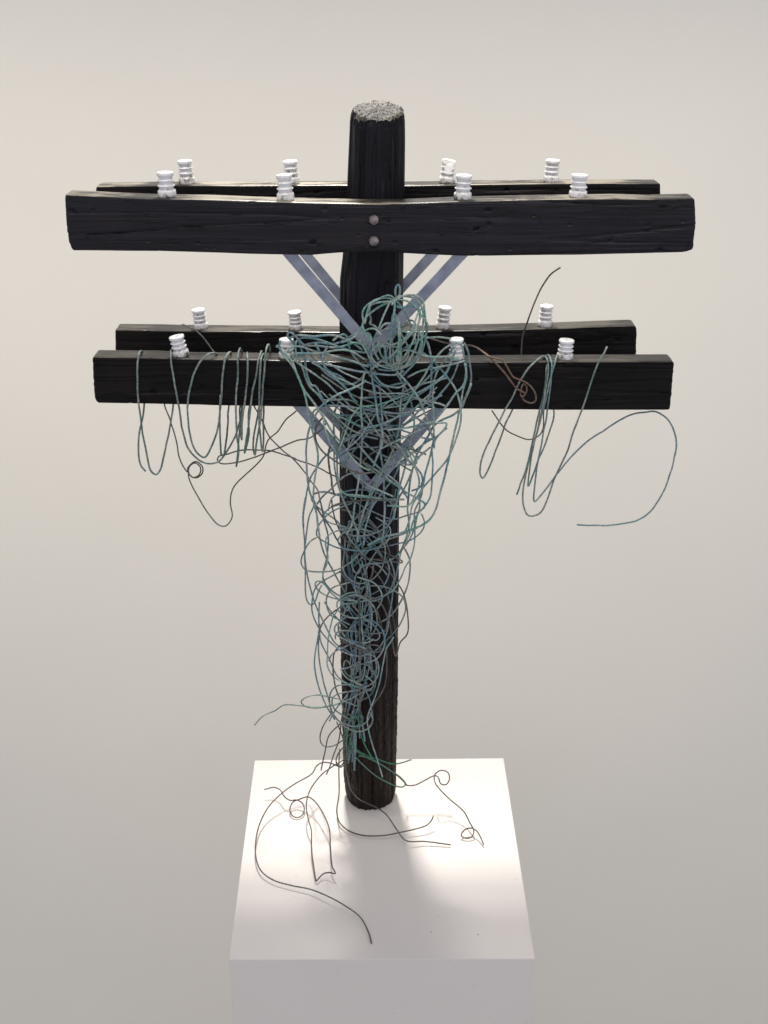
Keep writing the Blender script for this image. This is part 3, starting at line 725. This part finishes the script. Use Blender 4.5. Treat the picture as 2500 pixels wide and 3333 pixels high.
HEADS = '''B 490,260 480,180 500,110 530,98 552,140 545,220 535,280
B 480,330 400,290 300,290 200,320 100,390 50,450 40,550 60,620
B 470,300 440,260 380,245 320,270 260,310 160,350 120,430
B 470,340 400,340 250,350 140,390 100,500 90,560 70,640
B 480,340 400,350 300,390 150,490 70,570 40,680 0,740 A 1120,830 960,890
B 440,380 470,330 600,260 750,250 830,290 870,360 880,480 900,650 910,780 860,830
B 480,290 520,262 650,270 760,300 830,380 860,470 860,650 850,800 820,930 790,1050 700,1180 600,1230 420,1270 250,1250
B 470,310 540,310 680,340 770,420 830,520 900,600 930,680 920,750 850,830 720,910 600,970 530,1020 430,1120
B 510,340 580,430 650,540 690,650 710,730 760,870 770,950 720,1050 660,1150 640,1210
B 500,400 550,430 650,400 760,395 810,440 820,550 780,680 700,770 600,880 520,980 400,1100 270,1150 170,1250
B 470,300 480,400 460,550 440,700 420,850 415,1000 420,1150 430,1230
B 420,330 400,370 330,520 280,650 240,750 190,850 150,1000 140,1100 160,1250 170,1380 190,1500 D 210,150 240,350 250,500
B 140,400 130,480 150,560 170,600 120,650 170,640 230,690 280,760
B 60,600 40,690 100,780 170,870 200,1000 260,1120
B 60,740 100,720 160,690 240,720 300,790 
B 250,780 280,700 330,640 400,620 460,650 500,720 550,880 560,1050 570,1200 560,1330
B 200,830 260,760 350,710 450,700 540,750 600,830 640,910 670,1000 650,1100 580,1170 400,1200 200,1200 100,1190
B 230,940 280,890 330,930 360,1030 370,1150 380,1250
B 270,890 270,1000 300,1080 380,1140
B 830,440 800,480 760,580 720,700 650,810 560,880
B 900,780 850,1000 800,1100 700,1220 620,1300 540,1390
B 540,1010 600,990 700,1000 850,1060 1000,1090 1200,1080 1330,1120
B 560,740 640,740 660,790 560,870 430,930 370,900
B 880,830 1000,820 1100,818 1240,840
B 150,1300 300,1320 450,1330 560,1310 600,1270
B 180,1300 300,1450 380,1480 540,1500 650,1430
B 0,860 60,950 130,1080 180,1180 250,1230
B 170,870 150,780 90,740 50,780 60,900 140,1010 190,1180
B 470,1250 350,1230 220,1170 150,1060 190,960 300,940 450,950 560,960'''
TORSOS = '''A 270,1050 340,1150 560,1300 760,1440 900,1580 C 1000,220 1150,390 1350,570 1500,710 D 400,820 500,1000
A 330,900 250,850 210,790 250,735 300,760 370,850 460,940 520,1040 620,1150 720,1290 850,1380 960,1440 1100,1460 1200,1400 1280,1310
A 130,880 100,920 160,1060 290,1200 370,1350 430,1500 C 470,180 500,330 520,500 560,640 620,850 645,1000 620,1150 590,1300 575,1500 590,1659 E 285,200 300,350 330,520
A 90,960 70,930 120,930 A 120,990 230,1070 300,1150 340,1280 400,1400 C 430,40 500,150 640,330 720,470 860,690 1000,870 1200,1100 1350,1170
A 350,870 330,960 360,1080 440,1250 480,1400 540,1520 C 640,150 740,290 860,400 1000,480 1200,570 1350,600 1480,560 D 400,520 520,440 640,270 790,0 B 880,1330 950,1210 1000,1150 1100,1010 1200,940 1300,893 1370,900 1400,980 1410,1100
A 390,880 400,960 450,1080 470,1200 500,1350 560,1500 C 600,0 700,200 800,350 900,430 980,430 1200,420 1400,370 D 400,300 500,260 700,180 950,30 B 1150,1330 1220,1200 1290,1000
A 270,830 340,790 480,800 600,810 750,790 900,800 1000,850 1120,900 1240,1000
A 340,900 370,850 460,830 640,850 800,910 960,970 1080,1010 1280,1040
A 400,960 480,920 600,895 720,900 850,920 960,890 1060,830 1180,760 1230,690
A 480,940 620,940 780,965 900,965 1000,940 1150,890 1240,930
A 250,1120 270,1080 280,1045 350,1035 500,1035 680,1040 800,1010 960,990 1090,1010 1200,1080 1300,1130
A 230,1030 240,980 300,950 430,950 560,1000 720,1040 900,1090 1080,1140 1200,1180 1330,1220
A 380,1060 520,1130 660,1170 820,1210 1000,1250 1180,1280 1330,1300
A 610,910 650,1010 690,1110 720,1210 790,1290 900,1330 990,1380 1025,1440
A 840,870 950,780 1020,770 1040,850 1060,960 1130,1090 1220,1200 1330,1310 1450,1450 1560,1490 B 500,1450 640,1430
A 770,940 720,1030 690,1120 730,1220 820,1340 960,1450 1060,1560 C 1100,200 1170,250
B 60,1300 30,1500 D 30,100 15,300 25,480 35,640 30,850 10,1100 C 1190,1320 1150,1500 1130,1659 E 790,250 770,380 700,500
C 1400,0 1410,200 1440,400 1460,520 1500,600 1520,740 1500,850 1440,980 1390,1110
C 1465,0 1480,170 1495,340 1510,500 1500,700 1480,880 1510,1100 1530,1400 1540,1659 E 1205,250 1200,420 1170,600
B 610,1380 600,1500 D 570,130 550,300 545,500 520,660 470,830 400,1000 330,1130 230,1300 140,1480 80,1659 E 900,280 860,420 840,600
D 600,30 660,130 700,260 735,450 735,600 700,730 660,900 600,1080 
D 650,0 750,120 820,240 870,370 920,500 960,640 1000,760
D 360,50 450,140 560,260 700,400 850,540 1010,730
B 830,1020 950,1110 1000,1160 1100,1260 1220,1410 1300,1550 D 1310,130 1350,270 1370,420 1360,560 1310,720 1250,870 1170,1030 1060,1170 960,1290 860,1400 790,1510 700,1659 E 1540,300 1480,470
D 1510,0 1460,130 1370,300 1330,400 1320,500 1280,650 1240,830 1220,950 1180,1100 1130,1300 1080,1480 W 1581,415 1520,530 1430,590 1300,640 1100,690 950,760
B 1410,900 1470,1030 1490,1200 1510,1350 1490,1480 D 1440,150 1380,330 1250,430
B 1420,1180 1440,1350 1400,1500 D 1380,180 1360,330
B 1440,1180 1440,1300 1400,1500 D 1310,100 1180,290 1050,460 940,560 800,620 640,700 480,780 300,870
B 1330,1180 1260,1350 1180,1490 D 1100,120 980,270 850,350 700,380 540,400 400,390 230,350 30,290
B 1250,1130 1220,1200 1150,1340 1000,1450 850,1540 D 640,180 540,230 300,340
B 1430,1150 1250,1190 1100,1220 950,1250 800,1290 640,1370
B 1280,950 1200,1060 1120,1180 1040,1290 1000,1400 D 985,100 990,300 1000,500 1000,700 
B 880,840 920,900 950,1020 970,1200 965,1400 D 965,30 950,150 910,240
D 550,600 700,580 850,540 1000,520 1130,530 1190,510 1180,570 1100,660 1010,760 1000,870
D 0,190 150,180 300,175 500,160 640,175 780,200 950,240 1100,270 1160,300
D 320,600 500,605 640,650 780,700 920,745 1010,740 1090,670 1180,600
D 1340,360 1250,430 1120,480 1000,560 940,680 850,830 770,960 740,1080 700,1220 670,1400 650,1659
D 1000,740 900,780 830,840 700,950 600,1030 520,1090 350,1140 
D 960,860 870,930 780,1000 760,1050 700,1100 560,1070
D 1000,750 970,850 985,1000 985,1200 970,1400 950,1530 880,1659 E 1690,190 1600,300 1560,450 1480,640
D 980,880 930,1050 880,1230 850,1400 800,1520 820,1659 E 1640,250 1620,420
D 640,900 740,1100 780,1200 810,1300 800,1400 740,1520 700,1620 E 1500,130 1400,120
D 700,1020 740,1110 830,1200 860,1300 830,1400 700,1440
D 620,940 650,900 740,980 780,1040 770,1100 700,1080 640,1000
D 0,750 130,850 250,940 400,1000 550,1060
D 0,840 100,970 200,1080 330,1190 540,1360 640,1540
D 0,1030 130,1130 300,1260 480,1360 640,1470 780,1550 900,1620
D 640,1000 600,1180 560,1320 520,1500 500,1600
D 560,1060 450,1300 400,1350 290,1490 170,1659 E 980,300 940,450 930,640
D 340,1240 440,1330 560,1400 600,1500
D -200,1500 0,1510 200,1530 400,1560 600,1560
D 720,1140 620,1380 550,1500 
C 640,335 560,370 570,460 730,620 850,760 940,840 1100,960 1340,1110 1659,1340
C 640,370 590,450 540,550 500,720 480,900 485,1150 500,1350 530,1480 600,1620
C 700,470 620,560 600,680 620,800 700,920 820,1000 950,1090 1080,1170 1200,1210 1400,1190
C 720,400 720,560 760,680 800,800 870,900 920,1000 990,1090 1150,1230 1340,1380 1450,1430 1659,1520
C 850,420 850,560 860,700 890,850 900,1100 910,1280 950,1480 1020,1659 E 790,320 860,500
C 940,820 830,900 700,1010 620,1130 540,1260 500,1400 460,1659 E 108,230 112,400
C 820,820 780,900 780,1000 800,1180 830,1330 810,1380 850,1430 860,1500
C 860,930 860,1050 880,1240 910,1350
C 1180,1180 1000,1240 920,1310 820,1420 700,1520 630,1620
C 590,1490 640,1465 750,1460 860,1490
C 820,1659 900,1620 1000,1600 1200,1580 1400,1560 1659,1585
C 960,780 1060,700 1200,690 1450,740
C 650,370 830,430 920,530 1050,700 1180,810 1300,960 1420,1090 1500,1190
C 780,290 1000,300 1200,330 1400,370 1659,400
C 930,140 940,180 890,310 850,420
C 1280,-50 1200,20 900,150 700,280 640,350
C 1659,880 1540,1130 1460,1280 1380,1470 1280,1659 E 900,260 870,400
C 1659,560 1500,620 1300,620 1150,690 960,800
C 1659,760 1500,860 1350,940 1220,1070
C 920,1390 1000,1490 1200,1520 1500,1550'''
LEGS = '''E 140,0 110,200 110,400 130,600 130,800 140,1000 140,1200 150,1380 210,1470 270,1430 300,1300 360,1180
E 220,0 270,100 200,220 160,420 140,570 130,750 140,900 160,1020 200,1200 240,1350 300,1500 F 380,270 460,420 530,560 600,600
E 290,540 200,590 140,700 80,820 80,920 130,980 250,1000 400,1000 550,980 680,920 800,830 870,740
E 220,20 270,100 400,200 500,260 600,350 700,500 780,620 850,700 950,800 1080,880 1200,880 1330,820 1430,730 1480,600 1540,400 1520,200 1520,0
E 490,0 510,200 560,380 650,540 800,690 900,790 1010,830 1150,850 1400,880 1465,890 1440,850 1330,800
E 640,0 700,150 790,320 860,500 890,600
E 740,0 850,80 960,150 1090,210 1250,280 1380,290 1500,240 1659,200 W 1460,440 1490,400 1450,370
E 260,40 290,200 300,350 320,500 350,650 420,820 500,980 600,1150 700,1330 850,1540 960,1659
E 330,0 360,150 390,300 440,500 440,700 420,850 380,950 370,1080 430,1200 540,1300 620,1330
E 280,110 340,220 430,340 500,450 560,560 600,620
E 600,380 430,330 380,260 400,200 480,130 600,100 700,70 850,45 1000,30 1200,40 1400,40
E 580,160 450,220 350,320 290,430 290,530 400,600 550,670 700,700 850,710 1000,710 1200,670 1400,620 1550,580 1659,510 W 1465,610 1475,560 1440,480
W 1560,470 1520,530 1430,590 E 1500,480 1300,550 1100,610 970,680 900,720
E 700,420 560,450 430,530 400,600 440,800 430,900 370,1050 380,1150
E 620,160 750,190 900,260 1000,340 1120,460 1200,600 1280,720 1290,790 1230,830 1080,830
E 860,650 960,550 1100,420 1250,310 1400,280
E 1330,60 1290,250 1240,400 1180,520 1120,600
E 1270,430 1200,550 1150,650 1050,800 970,950 900,1090 850,1250 790,1330
E 770,780 760,900 790,1010 840,1045 870,1020 890,900
E 940,860 1050,960 1150,1090 1210,1190 1250,1340 1300,1480 1330,1659
E 1230,830 1280,960 1250,1100 1170,1220 1050,1300 900,1330 700,1340
W 1440,200 1450,300 E 1659,80 1600,200 1610,320 1600,450 1530,600 1430,720 1410,850 1380,1000 1340,1150 1310,1350 1270,1600 F 1240,400 1150,600 1000,700 850,730 700,700 560,620 430,500 300,320 240,180 220,60 E 230,1400 250,1270 330,1150 470,1080
E 1480,690 1530,800 1550,950 1540,1100 1500,1250 1440,1380 1350,1520 F 1260,210 1180,260 1050,290 940,250
E 1620,340 1610,600 1580,750 1540,870 1490,920 1450,1040 1390,1150 1310,1270 1150,1340 900,1400 700,1440 600,1430
E 1340,1100 1390,1170 1450,1270 1490,1390 1520,1560 F 1530,350 1500,470 1420,520 1390,650 1370,730 1350,740 1310,500 1280,330 1260,150
E 830,1250 940,1200 1080,1190 1230,1210 1350,1270 1460,1350 1500,1480 F 1460,200 1400,320 1300,460 1220,530
E 640,1440 660,1480 680,1540 740,1520 740,1460 700,1420
E 600,1190 510,1220 430,1330 420,1450 480,1600 600,1659
E 540,1340 460,1280 420,1200 340,1120 280,1120 258,1170 300,1250 400,1320 550,1370 640,1380
E 900,1330 1050,1360 1150,1430 1230,1560 F 1260,250
E 990,1140 1000,1200 1020,1450 F 1040,200 1020,400
E 600,1000 700,1110 830,1200 900,1240
E 640,960 680,1100 690,1250 660,1350
E 900,850 940,1000 960,1150 990,1250 930,1400
E 1050,860 1060,940 1040,1050 990,1140 940,1050
F 330,0 320,200 330,400 350,560 440,720 500,860 560,1000 640,1060
F 320,380 310,470 270,700 260,870 290,1070 350,1250 430,1430 540,1580 G 640,310 800,360 960,310 1030,170
F 330,300 330,450 310,600 340,850 390,1100 450,1300 500,1500 G 590,290 700,380 830,430 960,400 1040,310 1050,220 1000,150
F 560,120 520,180 460,400 440,600 440,730 430,830 470,950 560,1040 700,1100 850,1150 1000,1190 1070,1160 1060,1090 950,990
F 600,80 520,130 420,220 350,310 320,420
F 400,0 480,130 600,260 700,350
F 600,260 530,310 520,400 560,460 650,500
F 540,500 520,420 600,390 750,390 900,410 1100,430 1220,400 1250,250
F 570,310 620,370 650,460 720,510 850,550 1000,550 1060,500
F 600,500 750,590 900,640 1100,690 1180,670 1150,600 1050,570 950,590
F 940,230 1000,250 1090,350 1150,430 1150,500 1080,530 950,450
F 610,910 700,900 800,850 900,760
F 760,860 740,830 690,760 650,820 650,900 700,990 800,1030 900,1000
F 620,930 700,1040 850,1080 920,1040 940,850 920,600 900,300 910,0
F 860,0 870,400 880,800 870,1100 880,1500
F 800,300 830,600 800,900 780,1000
F 940,700 1060,720 1130,850 1130,950 1080,1060 960,1150 880,1170
F 1040,1190 960,1190 780,1290 600,1370 440,1410 280,1430 130,1410 60,1350 110,1300 250,1260 400,1270 560,1300 640,1330
F 1330,480 1310,520 1230,620 1200,750 1170,950 1130,1130 1060,1320 1000,1480 970,1600 G 1030,560 1090,750 1130,870 1180,1040
F 1100,100 1180,400 1220,560 1240,800 1230,1000 1180,1200 1080,1350 1000,1480
F 450,800 460,740 520,680 600,640
F 620,1130 540,1140 470,1240 470,1400 530,1590
F 610,1240 520,1260 490,1330 520,1450 600,1500
F 460,1610 540,1450 600,1380
F 600,590 520,680 510,850 520,1000 560,1200 600,1300
F 960,1210 1020,1340 1030,1480 1050,1560 G 1040,310 980,400
V 185,855 240,790 300,760 350,745 400,700 440,695 530,705 680,715 860,680 960,640'''
FEET = '''G 510,160 490,180 400,300 340,420 330,530 370,620 440,635 560,600 660,530 750,450 880,340 930,250 880,170
G 620,300 590,340 500,420 440,500 410,650 380,800 350,950
G 620,330 610,400 590,550 520,740 470,900 425,1000
G 700,580 650,640 570,740 550,860 600,900 640,880 660,830
G 560,290 580,330 600,400 650,520 660,700 690,900
G 650,200 680,500 700,700 
G 740,250 700,500 690,750
G 830,200 760,450 720,650 690,800
G 700,180 850,240 870,380
G 700,270 900,200 930,240 870,300 760,420
G 880,420 920,560 980,680 1050,790
G 740,500 760,590 850,690 1000,760 1130,800 1230,840 1350,862 1450,845 1570,805
G 650,500 690,620 740,680 900,860 1080,1010 1180,1070 1330,1150 1440,1180 1495,1160 1490,1110 1400,1020 1250,930 1130,850 1000,780 860,750
G 700,620 850,700 1000,790 1120,850 1260,930 1400,1030 1500,1145'''
def head_base(i): return HC[2] - 0.047 if i % 3 else HC[2] + 0.02
hl = [l for l in HEADS.splitlines() if l.strip()]
for i, s in enumerate(hl):
    # the ball: depth follows a sphere about the head centre
    P = parse(s); r = random.uniform(0.0017, 0.0021)
    sgn = -1 if i % 4 else 0.6
    C = catmull([Vector((p[0], p[1], 0)) for p in P], 6.0); out = []
    sd = random.random() * 90
    for k, c in enumerate(C):
        rr = math.hypot(c.x - HC[0], c.y - HC[1]) / (HR * PXM)
        bulge = math.sqrt(max(0, 1 - min(rr, 1) ** 2)) * HR
        y = HC[2] + 0.012 + sgn * bulge * 0.9 + 0.006 * noise.noise(Vector((k * 0.05, sd, 0)))
        y = clear(c.x, c.y, y, r); out.append(at_y(c.x, c.y, y))
    for _ in range(4):
        o2 = out[:]
        for k in range(1, len(out) - 1): o2[k] = (out[k - 1] + out[k] * 2 + out[k + 1]) / 4
        out = o2
    vs, fs = tube(out, r, 0.16, sd); o0 = out[0].copy()
    o = link('wire', [v - o0 for v in vs], fs, M_TEAL); o.location = o0; put_under(o, head)
tl = [l for l in TORSOS.splitlines() if l.strip()]
torso = wire('torso', tl.pop(4), M_TEAL, -0.135, 0.0019, fig, amp=0.012, rough=0.16)
for i, s in enumerate(tl):
    m = M_TEAL if (i * 7) % 10 < 7 else M_BLUE
    if i > 50: m = (M_BLUE, M_DARK, M_TEAL, M_PALE)[i % 4]
    wire('wire', s, m, -0.128 - 0.02 * random.random(), random.uniform(0.0017, 0.0021), torso, amp=0.012, rough=0.16)
ll = [l for l in LEGS.splitlines() if l.strip()]
for i, s in enumerate(ll):
    m = (M_BLUE, M_BLUE, M_PALE, M_TEAL, M_DARK)[i % 5]
    if '185,855' in s or '60,1350' in s or '80,820' in s: m = M_PALE
    wire('wire', s, m, -0.080 - 0.016 * random.random(), random.uniform(0.00145, 0.00175), legs, amp=0.010, rough=0.12)
def extra(n, fn, parent, mats, base, r0, r1):
    for i in range(n):
        pts = fn(i); t = 'C '
        # the helper writes picture pixels; express them in tile C units
        spec = 'C ' + ' '.join('%.0f,%.0f' % ((x - 880) * 1659 / 400, (y - 1250) * 1659 / 400) for x, y in pts)
        wire('wire', spec, mats[i % len(mats)], base - 0.02 * random.random(), random.uniform(r0, r1), parent, amp=0.012, rough=0.16)
rx = random.Random(21)
def chest(i):
    # long diagonals from one shoulder across the chest to the other flank
    side = 1 if i % 2 else -1
    y0 = rx.uniform(1150, 1330); out = []
    for k in range(5):
        t = k / 4; y = y0 + rx.uniform(150, 300) * t; half = lerp(245, 120, min(1, (y - 1180) / 420))
        out.append((1235 + side * half * (1 - 2 * t) * rx.uniform(0.8, 0.95) + rx.uniform(-12, 12), y + 45 * math.sin(t * 3.14) * rx.uniform(-1, 1)))
    return out
extra(14, chest, torso, (M_TEAL, M_TEAL, M_PALE, M_BLUE), -0.125, 0.0014, 0.0017)
def belly(i):
    cx = 1205 + rx.uniform(-30, 30); cy = 1650 + 68 * i + rx.uniform(-15, 15); a0 = rx.uniform(0, 6.28); wx = lerp(110, 50, i / 9) * rx.uniform(0.8, 1.1); wy = rx.uniform(45, 95)
    cx -= 35 * i / 9
    return [(cx + wx * math.cos(a0 + k * 0.8) * (1 - 0.03 * k), cy + wy * math.sin(a0 + k * 0.8) + 6 * k) for k in range(9)]
extra(9, belly, legs, (M_BLUE, M_TEAL, M_PALE), -0.078, 0.0014, 0.0017)
for i, s in enumerate([l for l in FEET.splitlines() if l.strip()]):
    wire('wire', s, M_GREEN if i > 4 else M_DARK, -0.076 - 0.008 * random.random(), 0.00145, legs, amp=0.006, rough=0.08)

# loose ends of the figure trailing over the plinth
ENDS = ['''P 625,130,y-8.5 605,158,y-9 590,160,y-9 545,140,y-9.5 500,135,y-10 470,150,y-11 430,205,z7 350,250,z5.5 280,300,z4.5 210,370,z3.5 165,450,z2.5 140,540,z2 137,640,z1.5 165,720,z1.2 230,770,z1 330,800,z1 430,820,z1.2 530,860,z1.5 620,910,z1.4 700,970,z1 745,1050,z.5 762,1112,z.2''',
 '''P 620,118,y-7.5 605,125,y-8 540,165,y-9.5 480,215,z7 430,285,z6 410,360,z5 420,440,z4 437,500,z3.2 438,600,z2.3 450,700,z1.4 461,770,z.8 464,776,z.8 500,738,z1.2 530,730,z1.6 568,735,z2 556,712,z2.2 548,690,z2.4 540,600,z3 533,490,z3.6 500,410,z4 460,350,z4 420,322,z4 370,335,z2.4
   337,350,z2 321,390,z1.2 340,428,z.6 374,431,z.5 398,400,z1 392,360,z1.8 360,338,z2.3 322,340,z2.6 290,318,z3 270,285,z3.2 235,270,z3 183,282,z2.5''',
 '''P 590,60,y-6.5 586,160,y-9 587,300,y-10.5 575,400,z1.5 590,460,z1 640,505,z.8 720,530,z.8 830,530,z1 910,515,z1.2 1000,495,z1.6 1060,475,z2 1085,450,z2.6 1097,423,z3.4''',
 '''P 620,60,y-7 618,130,y-7.5 630,200,y-8 650,280,y-9 690,330,y-9.5 740,357,z4 790,380,z3 840,415,z2 900,500,z1.8 950,558,z1.5 1050,562,z1 1190,580,z.6''',
 '''P 820,150,y-8 900,205,y-7 945,245,y-6 948,258,y-5 995,258,y-5 1050,232,y-4.5 1100,207,y-4 1122,215,y-4.5 1135,250,y-5 1165,255,y-5 1183,225,y-5 1175,190,y-4.5 1140,178,y-4 1108,195,y-4 1100,225,y-5 1118,265,y-7 1180,330,z5 1260,400,z3.5 1295,465,z2.4 1314,500,z1.8 1308,532,z1 1278,546,z.6 1246,532,z.9 1260,503,z1.6 1298,489,z2 1330,506,z2 1350,538,z1.5 1368,580,z.6''']
for i, s in enumerate(ENDS):
    wire('loose_end', s, (M_DARK, M_DARK, M_DARK, M_DARK, M_DARK)[i], -0.09, 0.0015, legs, amp=0, front=False, rough=0.05)
